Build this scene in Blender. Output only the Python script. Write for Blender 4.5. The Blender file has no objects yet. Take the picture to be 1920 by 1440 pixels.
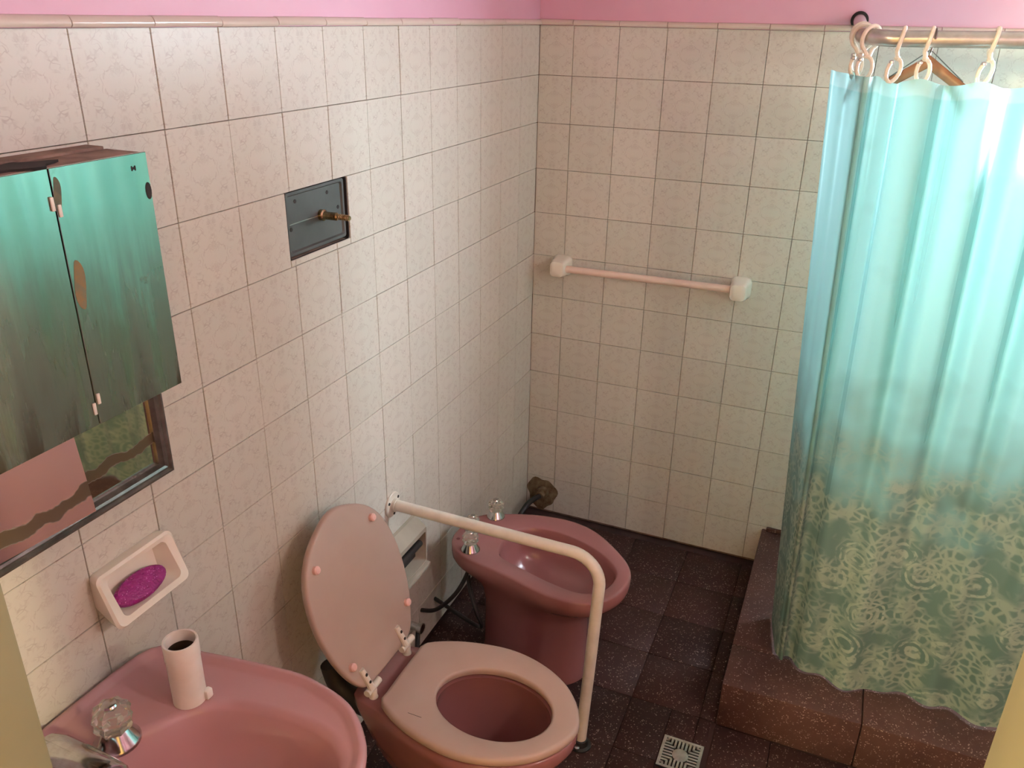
import bpy, bmesh, math, random
from mathutils import Vector, Matrix, Euler
random.seed(7)
PI = math.pi
scene = bpy.context.scene
C = scene.collection

# ------------------------------------------------------------------ camera
cam_d = bpy.data.cameras.new('camera')
cam = bpy.data.objects.new('camera', cam_d)
C.objects.link(cam)
cam.location = (1.03739, -2.7039, 1.83579)
cam.rotation_euler = Euler((1.15271, -0.01717, 0.39762), 'XYZ')
cam_d.sensor_width = 36.0
cam_d.lens = 1555.69 / 1920 * 36.0
cam_d.clip_start = 0.02
scene.camera = cam

# ------------------------------------------------------------------ world, exposure
w = bpy.data.worlds.new('world')
scene.world = w
w.use_nodes = True
w.node_tree.nodes['Background'].inputs[0].default_value = (0.75, 0.85, 1.0, 1)
w.node_tree.nodes['Background'].inputs[1].default_value = 0.3
vs = scene.view_settings
vs.view_transform = 'Standard'
vs.look = 'None'
vs.gamma = 1.0
vs.use_curve_mapping = False
vs.exposure = -0.03
WINDOW_STRENGTH = 125.0
ROOM_LAMP_STRENGTH = 290.0
HALL_LAMP_STRENGTH = 2000.0

# ------------------------------------------------------------------ materials
def lin(c):
    c /= 255.0
    return c / 12.92 if c <= 0.04045 else ((c + 0.055) / 1.055) ** 2.4
def rgb(r, g, b): return (lin(r), lin(g), lin(b), 1.0)

class Mat:
    """small node helper"""
    def __init__(s, name):
        s.m = bpy.data.materials.new(name); s.m.use_nodes = True
        s.nt = s.m.node_tree; s.p = s.nt.nodes['Principled BSDF']; s.out = s.nt.nodes['Material Output']
        s.tc = None
    def n(s, t, **kw):
        nd = s.nt.nodes.new(t)
        for k, v in kw.items(): setattr(nd, k, v)
        return nd
    def l(s, a, b): s.nt.links.new(a, b)
    def val(s, node, **kw):
        for k, v in kw.items(): node.inputs[k.replace('_', ' ')].default_value = v
        return node
    def coord(s, kind='Object'):
        if s.tc is None: s.tc = s.n('ShaderNodeTexCoord')
        return s.tc.outputs[kind]
    def noise(s, scale, detail=3, rough=0.5, vec=None, dist=0.0):
        nd = s.n('ShaderNodeTexNoise'); s.l(vec or s.coord(), nd.inputs['Vector'])
        nd.inputs['Scale'].default_value = scale; nd.inputs['Detail'].default_value = detail
        nd.inputs['Roughness'].default_value = rough; nd.inputs['Distortion'].default_value = dist
        return nd.outputs['Fac']
    def vor(s, scale, feature='F1', vec=None, rnd=1.0):
        nd = s.n('ShaderNodeTexVoronoi', feature=feature); s.l(vec or s.coord(), nd.inputs['Vector'])
        nd.inputs['Scale'].default_value = scale; nd.inputs['Randomness'].default_value = rnd
        return nd
    def ramp(s, fac, a, b, interp='LINEAR'):
        nd = s.n('ShaderNodeMapRange'); nd.interpolation_type = interp
        s.l(fac, nd.inputs['Value']); nd.inputs['From Min'].default_value = a; nd.inputs['From Max'].default_value = b
        return nd.outputs[0]
    def math(s, op, a, b=None):
        nd = s.n('ShaderNodeMath', operation=op)
        for i, v in enumerate((a, b)):
            if v is None: continue
            if isinstance(v, (int, float)): nd.inputs[i].default_value = v
            else: s.l(v, nd.inputs[i])
        return nd.outputs[0]
    def mix(s, fac, a, b):
        nd = s.n('ShaderNodeMix', data_type='RGBA')
        if isinstance(fac, (int, float)): nd.inputs[0].default_value = fac
        else: s.l(fac, nd.inputs[0])
        for i, v in ((6, a), (7, b)):
            if isinstance(v, tuple): nd.inputs[i].default_value = v
            else: s.l(v, nd.inputs[i])
        return nd.outputs[2]
    def base(s, col, rough=0.5, metal=0.0, spec=0.5):
        if isinstance(col, tuple): s.p.inputs['Base Color'].default_value = col
        else: s.l(col, s.p.inputs['Base Color'])
        if isinstance(rough, (int, float)): s.p.inputs['Roughness'].default_value = rough
        else: s.l(rough, s.p.inputs['Roughness'])
        if isinstance(metal, (int, float)): s.p.inputs['Metallic'].default_value = metal
        else: s.l(metal, s.p.inputs['Metallic'])
        s.p.inputs['Specular IOR Level'].default_value = spec
        return s
    def bump(s, h, strength=0.3, dist=0.001):
        b = s.n('ShaderNodeBump'); b.inputs['Strength'].default_value = strength; b.inputs['Distance'].default_value = dist
        s.l(h, b.inputs['Height']); s.l(b.outputs[0], s.p.inputs['Normal'])

def simple(name, c1, c2=None, rough=0.4, metal=0.0, scale=12, spec=0.5, bumpy=0.0, world=False):
    m = Mat(name)
    vec = m.n('ShaderNodeNewGeometry').outputs['Position'] if world else None
    if c2:
        f = m.ramp(m.noise(scale, 4, 0.6, vec), 0.35, 0.65)
        m.base(m.mix(f, c1, c2), rough, metal, spec)
    else:
        f = m.noise(scale, 4, 0.6, vec)
        m.base(c1, rough, metal, spec)
    if bumpy: m.bump(f, bumpy)
    return m.m

# printed wall tile: pale pinkish ceramic with a faint mirrored sprig print, same print on every tile
def tile_material():
    m = Mat('printed_tile')
    sx = m.n('ShaderNodeSeparateXYZ'); m.l(m.coord(), sx.inputs[0])
    ab = m.n('ShaderNodeCombineXYZ')
    m.l(m.math('ABSOLUTE', sx.outputs[0]), ab.inputs[0]); m.l(m.math('ABSOLUTE', sx.outputs[1]), ab.inputs[1])
    oi = m.n('ShaderNodeObjectInfo')
    def contour(scale, off, wdt):
        mp = m.n('ShaderNodeMapping'); m.l(ab.outputs[0], mp.inputs[0]); mp.inputs['Location'].default_value = (off, off*1.7, off*0.3)
        d = m.math('ABSOLUTE', m.math('SUBTRACT', m.noise(scale, 2, 0.5, mp.outputs[0], 0.8), 0.5))
        return m.ramp(d, wdt, wdt*0.25)
    line = m.math('MAXIMUM', contour(42, 0.0, 0.030), contour(30, 3.1, 0.024))
    patch = m.ramp(m.noise(48, 2, 0.5, ab.outputs[0]), 0.42, 0.62)
    line = m.math('MULTIPLY', line, patch)
    pos = m.n('ShaderNodeNewGeometry').outputs['Position']
    big = m.ramp(m.noise(1.7, 3, 0.6, pos), 0.35, 0.65)
    body = m.mix(big, rgb(206, 203, 189), rgb(210, 203, 191))
    body = m.mix(m.ramp(oi.outputs['Random'], 0, 1), body, rgb(202, 198, 185))
    m.base(m.mix(m.math('MULTIPLY', line, 0.42), body, rgb(160, 142, 132)), 0.34, 0, 0.35)
    m.bump(m.noise(35, 2), 0.08, 0.0006)
    return m.m

def terrazzo(name, base_a, base_b, vary=0.5):
    m = Mat(name)
    pos = m.n('ShaderNodeNewGeometry').outputs['Position']
    oi = m.n('ShaderNodeObjectInfo')
    v = m.vor(170, 'F1', pos)
    vsz = m.vor(120, 'F1', pos)
    chip = m.math('MULTIPLY', m.ramp(v.outputs['Distance'], 0.34, 0.24), m.ramp(m.noise(95, 2, 0.5, pos), 0.50, 0.60))
    chip2 = m.math('MULTIPLY', m.ramp(vsz.outputs['Distance'], 0.26, 0.18), m.ramp(m.noise(30, 2, 0.5, pos), 0.52, 0.62))
    big = m.ramp(m.noise(5, 4, 0.65, pos), 0.3, 0.7)
    f = m.math('ADD', m.math('MULTIPLY', oi.outputs['Random'], vary), m.math('MULTIPLY', big, 1 - vary))
    body = m.mix(f, base_a, base_b)
    c = m.mix(m.math('MULTIPLY', chip, 0.5), body, rgb(190, 168, 156))
    c = m.mix(m.math('MULTIPLY', chip2, 0.4), c, rgb(176, 150, 140))
    m.base(c, 0.55, 0, 0.25)
    m.bump(big, 0.2, 0.001)
    return m.m

def curtain_material():
    m = Mat('curtain_fabric')
    uv = m.coord('UV')
    sp = m.n('ShaderNodeSeparateXYZ'); m.l(uv, sp.inputs[0])
    jit = m.n('ShaderNodeTexNoise'); m.l(uv, jit.inputs['Vector']); jit.inputs['Scale'].default_value = 22
    add = m.n('ShaderNodeVectorMath', operation='MULTIPLY_ADD'); m.l(jit.outputs['Color'], add.inputs[0])
    add.inputs[1].default_value = (0.022, 0.022, 0); m.l(uv, add.inputs[2])
    v1 = m.vor(9.0, 'F1', add.outputs[0], 0.85); d = v1.outputs['Distance']
    rings = m.ramp(m.math('SINE', m.math('MULTIPLY', d, 50)), -0.1, 0.45)
    petals = m.math('MULTIPLY', rings, m.ramp(d, 0.56, 0.48))
    v2 = m.vor(46, 'DISTANCE_TO_EDGE', add.outputs[0], 1.0)
    lace = m.math('MULTIPLY', m.ramp(v2.outputs['Distance'], 0.20, 0.08), m.ramp(m.noise(11, 2, 0.5, uv), 0.40, 0.52))
    pat = m.math('MAXIMUM', m.math('MULTIPLY', petals, m.ramp(m.noise(60, 2, 0.5, uv), 0.36, 0.5)), m.math('MULTIPLY', lace, 0.8))
    # the print fills the lower half and breaks up towards the middle of the cloth
    fade = m.math('ADD', m.ramp(sp.outputs[1], 1.12, 0.55), m.math('MULTIPLY', m.math('SUBTRACT', m.noise(7, 2, 0.5, uv), 0.5), 1.1))
    pat = m.math('MULTIPLY', pat, m.ramp(fade, 0.3, 0.75))
    col = m.mix(m.math('MULTIPLY', pat, 0.6), m.mix(m.ramp(fade, 0.1, 0.8), rgb(122, 186, 180), rgb(106, 134, 124)), rgb(184, 194, 174))  # printed ground is duller, and darkened too for weaker light low down
    hem = m.math('MULTIPLY', m.ramp(sp.outputs[1], 1.700, 1.704), 1.0)
    col = m.mix(m.math('MULTIPLY', hem, 0.35), col, rgb(215, 235, 230))
    dif = m.p; m.l(col, dif.inputs['Base Color']); dif.inputs['Roughness'].default_value = 0.55
    tr = m.n('ShaderNodeBsdfTranslucent')
    m.l(m.mix(m.math('MULTIPLY', pat, 0.5), m.mix(m.ramp(fade, 0.1, 0.8), rgb(186, 232, 230), rgb(102, 122, 108)), rgb(150, 160, 138)), tr.inputs[0])
    fw = m.n('ShaderNodeBsdfRefraction'); fw.inputs['IOR'].default_value = 1.12; fw.inputs['Roughness'].default_value = 0.75
    m.l(m.mix(m.math('MULTIPLY', pat, 0.5), m.mix(m.ramp(fade, 0.1, 0.8), rgb(205, 238, 238), rgb(120, 140, 126)), rgb(150, 160, 138)), fw.inputs['Color'])
    m2 = m.n('ShaderNodeMixShader'); m2.inputs[0].default_value = 0.66
    m.l(tr.outputs[0], m2.inputs[1]); m.l(fw.outputs[0], m2.inputs[2])
    mx = m.n('ShaderNodeMixShader')
    m.l(m.math('SUBTRACT', 0.37, m.math('MULTIPLY', pat, 0.12)), mx.inputs[0])
    m.l(dif.outputs[0], mx.inputs[1]); m.l(m2.outputs[0], mx.inputs[2]); m.l(mx.outputs[0], m.out.inputs[0])
    m.bump(m.noise(140, 2, 0.5, uv), 0.08, 0.0005)
    return m.m

def mirror_material(name, tint, rough_a, rough_b, stain_col, stain_lo, stain_hi, scale=5.0, haze_dim=None):
    m = Mat(name)
    pos = m.n('ShaderNodeNewGeometry').outputs['Position']
    f = m.ramp(m.noise(scale, 5, 0.65, pos), stain_lo, stain_hi)
    sp = m.n('ShaderNodeSeparateXYZ'); m.l(pos, sp.inputs[0])
    if haze_dim:
        mp = m.n('ShaderNodeMapping'); m.l(pos, mp.inputs[0]); mp.inputs['Scale'].default_value = (1, 6, 0.7)
        dim_refl = m.math('MULTIPLY', m.ramp(sp.outputs[2], haze_dim[0], haze_dim[1]), m.ramp(m.noise(7, 4, 0.6, mp.outputs[0]), 0.22, 0.62))  # dulls the lower glass and paints its dim reflection in streaks
        f = m.math('MAXIMUM', f, m.math('MULTIPLY', dim_refl, haze_dim[2]))
    ro = m.math('ADD', rough_a, m.math('MULTIPLY', f, rough_b))
    m.base(m.mix(f, tint, stain_col), ro, m.math('SUBTRACT', 1.0, m.math('MULTIPLY', f, 0.75)))
    return m

M = {}
M['tile'] = tile_material()
M['grout'] = simple('grout', rgb(100, 80, 67), rgb(142, 120, 104), 0.9, scale=18, bumpy=0.3, world=True)
M['pink_paint'] = simple('pink_paint', rgb(211, 160, 178), rgb(216, 167, 183), 0.5, scale=3, bumpy=0.05, world=True)
M['cap'] = simple('cap_ceramic', rgb(212, 198, 184), rgb(200, 186, 172), 0.15, scale=6)
M['ceiling'] = simple('ceiling_paint', rgb(150, 136, 126), rgb(144, 130, 120), 0.8, scale=3)
M['hall_paint'] = simple('hall_paint', rgb(214, 196, 160), rgb(204, 186, 150), 0.7, scale=3)
M['jamb'] = simple('jamb_paint', rgb(110, 104, 86), rgb(104, 98, 80), 0.45, scale=6, world=True)
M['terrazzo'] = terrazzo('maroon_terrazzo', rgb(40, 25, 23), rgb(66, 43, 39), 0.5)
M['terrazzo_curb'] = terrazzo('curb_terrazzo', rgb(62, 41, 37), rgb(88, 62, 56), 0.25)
M['floor_joint'] = simple('floor_joint', rgb(48, 30, 28), rgb(66, 44, 40), 0.9, world=True)
M['pink_sink'] = simple('pink_sink_ceramic', rgb(190, 146, 149), rgb(185, 142, 145), 0.14, scale=4)
M['pink_ceramic'] = simple('pink_ceramic', rgb(148, 100, 98), rgb(142, 95, 93), 0.2, scale=4)
M['pink_seat'] = simple('pink_seat_paint', rgb(184, 160, 147), rgb(178, 154, 141), 0.35, scale=5)
M['pink_bumper'] = simple('pink_rubber', rgb(232, 186, 178), None, 0.4)
M['white_plastic'] = simple('white_plastic', rgb(232, 226, 214), rgb(222, 214, 200), 0.35, scale=20)
M['white_pipe'] = simple('white_pipe', rgb(236, 230, 222), rgb(226, 218, 208), 0.3, scale=15)
M['white_ceramic'] = simple('white_ceramic', rgb(236, 230, 214), rgb(228, 220, 204), 0.12, scale=8)
M['shaded_ceramic'] = simple('shaded_ceramic', rgb(176, 168, 152), rgb(164, 156, 140), 0.25, scale=8)  # white ceramic toned down for the shade behind the lid
M['rail_paint'] = simple('rail_paint', rgb(222, 216, 202), rgb(210, 203, 188), 0.35, scale=22)
M['bar_plastic'] = simple('bar_plastic', rgb(232, 206, 190), rgb(224, 198, 180), 0.3, scale=14)
M['chrome'] = simple('chrome', rgb(205, 205, 205), rgb(180, 178, 174), 0.12, 1.0, scale=30)
M['steel'] = simple('brushed_steel', rgb(214, 211, 206), rgb(180, 177, 172), 0.28, 1.0, scale=30)
M['rod_metal'] = simple('rod_metal', rgb(196, 194, 190), rgb(176, 174, 170), 0.25, 0.55, scale=30)
M['brass'] = simple('tarnished_brass', rgb(196, 180, 140), rgb(120, 96, 60), 0.25, 1.0, scale=60)
M['grey_plate'] = simple('grey_plate', rgb(84, 87, 84), rgb(74, 77, 74), 0.4, 0.2, scale=10)
M['dark'] = simple('dark_recess', rgb(30, 25, 22), rgb(42, 34, 29), 0.8)
M['black_rubber'] = simple('black_rubber', rgb(24, 23, 23), rgb(36, 34, 33), 0.5)
M['rust'] = simple('rust', rgb(92, 70, 46), rgb(128, 112, 84), 0.9, scale=40, bumpy=0.6)
M['rust_metal'] = simple('rusty_cabinet_top', rgb(150, 122, 104), rgb(92, 64, 52), 0.6, 0.0, scale=14, bumpy=0.2)
M['frame_metal'] = simple('dark_frame_metal', rgb(128, 124, 116), rgb(92, 88, 82), 0.25, 0.6, scale=24)
M['wood'] = simple('hanger_wood', rgb(150, 96, 56), rgb(126, 78, 44), 0.4, scale=20)
M['wire'] = simple('wire', rgb(120, 112, 104), None, 0.35, 1.0)
M['ring_plastic'] = simple('ring_plastic', rgb(232, 224, 208), rgb(214, 204, 184), 0.3, scale=40)
M['curtain'] = curtain_material()
# crystal acrylic tap handle
_m = Mat('crystal_acrylic'); _m.base(rgb(235, 238, 226), 0.06); _m.p.inputs['Transmission Weight'].default_value = 0.85
_m.p.inputs['IOR'].default_value = 1.45; M['crystal'] = _m.m
# magenta glitter
_m = Mat('magenta_glitter'); _v = _m.vor(260); _g = _m.math('MULTIPLY', _m.ramp(_v.outputs['Distance'], 0.3, 0.15), _m.ramp(_m.noise(120, 2), 0.5, 0.62))
_m.base(_m.mix(_g, _m.mix(_m.noise(70, 2), rgb(120, 14, 92), rgb(166, 26, 128)), rgb(235, 150, 215)), 0.45, 0.0); _m.bump(_v.outputs['Distance'], 0.8, 0.002)
M['glitter'] = _m.m
# frosted window pane, lit by the daylight outside
_m = Mat('frosted_daylight_pane'); _e = _m.n('ShaderNodeEmission'); _e.inputs[0].default_value = (0.80, 1.0, 1.12, 1)
_e.inputs[1].default_value = WINDOW_STRENGTH; _m.l(_e.outputs[0], _m.out.inputs[0]); M['window_pane'] = _m.m
_m = Mat('room_bulb_glow'); _e = _m.n('ShaderNodeEmission'); _e.inputs[0].default_value = (1.0, 0.94, 0.78, 1)
_e.inputs[1].default_value = ROOM_LAMP_STRENGTH; _m.l(_e.outputs[0], _m.out.inputs[0]); M['room_bulb'] = _m.m
_m = Mat('bulb_glow'); _e = _m.n('ShaderNodeEmission'); _e.inputs[0].default_value = (1.0, 0.86, 0.46, 1)
_e.inputs[1].default_value = HALL_LAMP_STRENGTH; _m.l(_e.outputs[0], _m.out.inputs[0]); M['bulb'] = _m.m
M['cab_mirror'] = mirror_material('worn_cabinet_mirror', rgb(160, 178, 164), 0.05, 0.30, rgb(66, 62, 46), 0.64, 0.80, 9.0, (1.60, 1.30, 1.0)).m
_m = mirror_material('worn_wall_mirror', rgb(214, 208, 198), 0.03, 0.3, rgb(96, 84, 66), 0.64, 0.72, 7.0)
# a dark branch-shaped loss of silvering runs across the glass
_pos = _m.n('ShaderNodeNewGeometry').outputs['Position']; _sp = _m.n('ShaderNodeSeparateXYZ'); _m.l(_pos, _sp.inputs[0])
_nz = _m.noise(14, 3, 0.6, _pos)
_line = _m.math('ABSOLUTE', _m.math('SUBTRACT', _sp.outputs[2], _m.math('ADD', _m.math('ADD', 1.165, _m.math('MULTIPLY', _m.math('ADD', _sp.outputs[1], 1.95), 0.05)), _m.math('MULTIPLY', _m.math('SUBTRACT', _nz, 0.5), 0.05))))
_br = _m.ramp(_line, _m and 0.0115, 0.0095)
_old = _m.p.inputs['Base Color'].links[0].from_socket; _m.l(_m.mix(_br, _old, rgb(92, 80, 62)), _m.p.inputs['Base Color'])
_olm = _m.p.inputs['Metallic'].links[0].from_socket; _m.l(_m.math('MULTIPLY', _olm, _m.math('SUBTRACT', 1.0, _m.math('MULTIPLY', _br, 0.9))), _m.p.inputs['Metallic'])
M['wall_mirror'] = _m.m

# ------------------------------------------------------------------ mesh helpers (all in world coordinates)
def bx(bm, x0, x1, y0, y1, z0, z1):
    v = [bm.verts.new(p) for p in ((x0,y0,z0),(x1,y0,z0),(x1,y1,z0),(x0,y1,z0),(x0,y0,z1),(x1,y0,z1),(x1,y1,z1),(x0,y1,z1))]
    for f in ((0,3,2,1),(4,5,6,7),(0,1,5,4),(1,2,6,5),(2,3,7,6),(3,0,4,7)): bm.faces.new([v[i] for i in f])
    return v
def box(x0, x1, y0, y1, z0, z1, bev=0.0, seg=2):
    bm = bmesh.new(); bx(bm, x0, x1, y0, y1, z0, z1)
    if bev: bmesh.ops.bevel(bm, geom=bm.edges[:], offset=bev, segments=seg, affect='EDGES', profile=0.5)
    return bm
def loft(rings, cap0=False, cap1=False, closed=False, bm=None):
    bm = bm or bmesh.new()
    R = [[bm.verts.new(p) for p in r] for r in rings]
    n = len(R[0]); k = len(R)
    for i in range(k if closed else k - 1):
        a, b = R[i], R[(i + 1) % k]
        for j in range(n): bm.faces.new((a[j], a[(j+1) % n], b[(j+1) % n], b[j]))
    if cap0: bm.faces.new(list(reversed(R[0])))
    if cap1: bm.faces.new(R[-1])
    return bm
def circ(c, r, ax=(0,0,1), n=20, ph=0.0):
    ax = Vector(ax).normalized(); u = ax.orthogonal().normalized(); v = ax.cross(u); c = Vector(c)
    return [c + r * (math.cos(ph + 2*PI*i/n) * u + math.sin(ph + 2*PI*i/n) * v) for i in range(n)]
def lathe(c, prof, ax=(0,0,1), n=24, cap0=True, cap1=True, bm=None):
    """prof: list of (radius, height along ax)"""
    ax = Vector(ax).normalized(); c = Vector(c)
    return loft([circ(c + ax*h, max(r, 1e-4), ax, n) for r, h in prof], cap0, cap1, bm=bm)
def tube(path, r, n=12, cap=True, bm=None):
    P = [Vector(p) for p in path]; rings = []
    t0 = (P[1]-P[0]).normalized(); u = t0.orthogonal().normalized()
    for i, p in enumerate(P):
        t = ((P[i+1]-p) if i == 0 else (p-P[i-1]) if i == len(P)-1 else ((P[i+1]-p).normalized()+(p-P[i-1]).normalized())).normalized()
        u = (u - t*u.dot(t)).normalized(); v = t.cross(u)
        rr = r[i] if isinstance(r, (list, tuple)) else r
        rings.append([p + rr*(math.cos(2*PI*k/n)*u + math.sin(2*PI*k/n)*v) for k in range(n)])
    return loft(rings, cap, cap, bm=bm)
def spline(pts, n, closed=False):
    P = [Vector(p) for p in pts]; out = []; m = len(P); segs = m if closed else m-1
    g = (lambda i: P[i % m]) if closed else (lambda i: P[min(max(i, 0), m-1)])
    for i in range(segs):
        for k in range(n):
            t = k/n; a, b, c, d = g(i-1), g(i), g(i+1), g(i+2)
            out.append(0.5*((2*b)+(c-a)*t+(2*a-5*b+4*c-d)*t*t+(3*b-a-3*c+d)*t**3))
    if not closed: out.append(P[-1])
    return out
def polar(pts, cen, n=72, smooth=True):
    """closed plan outline resampled at even angles about cen -> list of (x,y)"""
    S = spline([(x, y, 0) for x, y in pts], 14, True) if smooth else [Vector((x, y, 0)) for x, y in pts]
    c = Vector((cen[0], cen[1], 0)); out = []
    for i in range(n):
        a = 2*PI*i/n; d = Vector((math.cos(a), math.sin(a), 0)); best = None
        for k in range(len(S)):
            p, q = S[k]-c, S[(k+1) % len(S)]-c; e = q-p
            den = d.x*e.y - d.y*e.x
            if abs(den) < 1e-12: continue
            t = (p.x*e.y - p.y*e.x)/den; s = (p.x*d.y - p.y*d.x)/den
            if t > 0 and -1e-6 <= s <= 1+1e-6 and (best is None or t > best): best = t
        out.append((c.x + d.x*best, c.y + d.y*best))
    return out
def ring_at(o, z, cen, s=1.0, sy=None, dx=0.0, dy=0.0):
    sy = s if sy is None else sy
    return [Vector((cen[0]+dx+(x-cen[0])*s, cen[1]+dy+(y-cen[1])*sy, z)) for x, y in o]
def inset(o, z, d):
    """outline moved inward by a distance d along the local normal (plan)"""
    n = len(o); out = []
    for i, (x, y) in enumerate(o):
        tx, ty = o[(i+1) % n][0]-o[i-1][0], o[(i+1) % n][1]-o[i-1][1]; L = math.hypot(tx, ty)
        out.append(Vector((x - ty/L*d, y + tx/L*d, z)))
    return out
def rrect(cen, u, v, hu, hv, r, n=5):
    cen, u, v = Vector(cen), Vector(u), Vector(v); out = []
    for sx, sy, a0 in ((1,1,0),(-1,1,PI/2),(-1,-1,PI),(1,-1,1.5*PI)):
        for k in range(n+1):
            a = a0 + PI/2*k/n
            out.append(cen + u*(sx*(hu-r)+r*math.cos(a)) + v*(sy*(hv-r)+r*math.sin(a)))
    return out

def mesh(name, bm, mat, smooth=True, angle=35):
    bmesh.ops.recalc_face_normals(bm, faces=bm.faces[:])
    me = bpy.data.meshes.new(name); bm.to_mesh(me); bm.free(); me.materials.append(M[mat] if isinstance(mat, str) else mat)
    if smooth:
        for p in me.polygons: p.use_smooth = True
        me.set_sharp_from_angle(angle=math.radians(angle))
    return me
def thing(name, label, cat, loc, group=None):
    o = bpy.data.objects.new(name, None); C.objects.link(o); o.location = loc; o.empty_display_size = 0.05
    tag(o, label, cat, group); o['origin'] = list(loc); return o
def tag(o, label, cat, group=None):
    o['label'] = label; o['category'] = cat
    if group: o['group'] = group
    return o
def worldloc(o):
    p = Vector(o.location)
    while o.parent: o = o.parent; p += Vector(o.location)
    return p
def part(name, bm, mat, parent=None, smooth=True, angle=35, loc=None, label=None):
    """link bm (world coordinates) as one mesh object under parent, with its own origin"""
    if loc is None:
        co = [v.co for v in bm.verts]
        loc = (Vector((min(c.x for c in co), min(c.y for c in co), min(c.z for c in co))) + Vector((max(c.x for c in co), max(c.y for c in co), max(c.z for c in co))))/2
    loc = Vector(loc)
    bmesh.ops.translate(bm, verts=bm.verts[:], vec=-loc)
    o = bpy.data.objects.new(name, mesh(name, bm, mat, smooth, angle)); C.objects.link(o)
    if parent is not None:
        o.parent = parent; o.location = loc - worldloc(parent)
    else: o.location = loc
    if label: o['label'] = label
    return o
def struct(name, bm, mat, label=None, cat=None):
    o = part(name, bm, mat, None, smooth=False, loc=(0, 0, 0)); o['kind'] = 'structure'
    if label: o['label'] = label
    if cat: o['category'] = cat
    return o

# ================================================================== THE ROOM
ZT = 1.81            # height of the top edge of the full wall tiles
T = 0.15             # tile pitch
XR, YF, ZC = 2.10, -2.405, 2.50   # right wall, door wall (room face), ceiling
HOLE = (-1.367, -1.149, 1.374, 1.510)   # opening of the old flush plate: y0,y1,z0,z1
TH = 0.007           # tile thickness
WX0, WX1, WZ0, WZ1 = 1.45, 2.02, 1.48, 1.98   # window in the back wall of the shower

# ---- walls (backing: mortar bed behind the tiles, pink paint above is its own slab)
bm = bmesh.new()
hy0, hy1, hz0, hz1 = HOLE
for a in ((-2.405, hy0, 0, ZT), (hy1, 0.0, 0, ZT), (hy0, hy1, 0, hz0), (hy0, hy1, hz1, ZT)):
    bx(bm, -0.10, -TH, a[0], a[1], a[2], a[3])
wall_left = struct('wall_left', bm, 'grout', 'left wall clad in pale printed square tiles below pink paint', 'wall')
part('painted_wall', box(-0.10, -0.001, -2.405, 0.0, ZT, ZC), 'pink_paint', wall_left, smooth=False, label='pink painted upper part of the left wall')
bm = bmesh.new()
for a in ((-0.10, WX0, 0, ZT), (WX1, XR+0.1, 0, ZT), (WX0, WX1, 0, WZ0)):
    bx(bm, a[0], a[1], TH, 0.16, a[2], a[3])
wall_back = struct('wall_back', bm, 'grout', 'back wall clad in pale printed square tiles below pink paint', 'wall')
bm = bmesh.new()
for a in ((-0.10, WX0, ZT, ZC), (WX1, XR+0.1, ZT, ZC), (WX0, WX1, max(WZ1, ZT), ZC)):
    bx(bm, a[0], a[1], 0.001, 0.16, a[2], a[3])
part('painted_wall', bm, 'pink_paint', wall_back, smooth=False, label='pink painted upper part of the back wall')
wall_right = struct('wall_right', box(XR, XR+0.1, YF, 0.0, 0, ZC), 'pink_paint', 'pink painted right wall', 'wall')
DX0, DX1, DZ = 0.535, 1.122, 2.08
bm = bmesh.new()
bx(bm, -0.10, DX0-0.03, YF-0.11, YF, 0, ZC); bx(bm, DX1+0.03, 3.2, YF-0.11, YF, 0, ZC); bx(bm, DX0-0.03, DX1+0.03, YF-0.11, YF, DZ+0.03, ZC)
wall_front = struct('wall_front', bm, 'pink_paint', 'door wall around the opening the photo is taken through', 'wall')
struct('ceiling', box(-0.10, 3.2, -4.2, 0.16, ZC, ZC+0.08), 'ceiling', 'plain off-white ceiling', 'ceiling')
bm = bmesh.new()
bx(bm, -0.6, 3.2, -4.3, -4.2, 0, ZC); bx(bm, -0.7, -0.6, -4.3, YF-0.11, 0, ZC); bx(bm, 3.2, 3.3, -4.3, YF-0.11, 0, ZC); bx(bm, -0.6, -0.1, -4.3, YF, ZC, ZC+.08); bx(bm, -0.6, -0.1, YF-0.11, YF, 0, ZC)
struct('wall_hall', bm, 'hall_paint', 'plain cream hall walls behind the doorway', 'wall')
struct('floor_hall', box(-0.6, 3.2, -4.2, YF-0.11, -0.05, 0.0), 'hall_paint', 'plain hall floor behind the doorway', 'floor')

# door frame: jambs and head as parts
door = bpy.data.objects.new('door_1', None); C.objects.link(door); door.location = ((DX0+DX1)/2, YF, 0); door['kind'] = 'structure'
door['label'] = 'cream painted door frame at both lower corners of the picture'; door['category'] = 'door frame'
part('jamb', box(DX0-0.03, DX0, YF-0.13, YF, 0, DZ, 0.003), 'jamb', door)
part('jamb', box(DX1, DX1+0.03, YF-0.13, YF, 0, DZ, 0.003), 'jamb', door)
part('head', box(DX0-0.03, DX1+0.03, YF-0.13, YF, DZ, DZ+0.03, 0.003), 'jamb', door)

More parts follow.
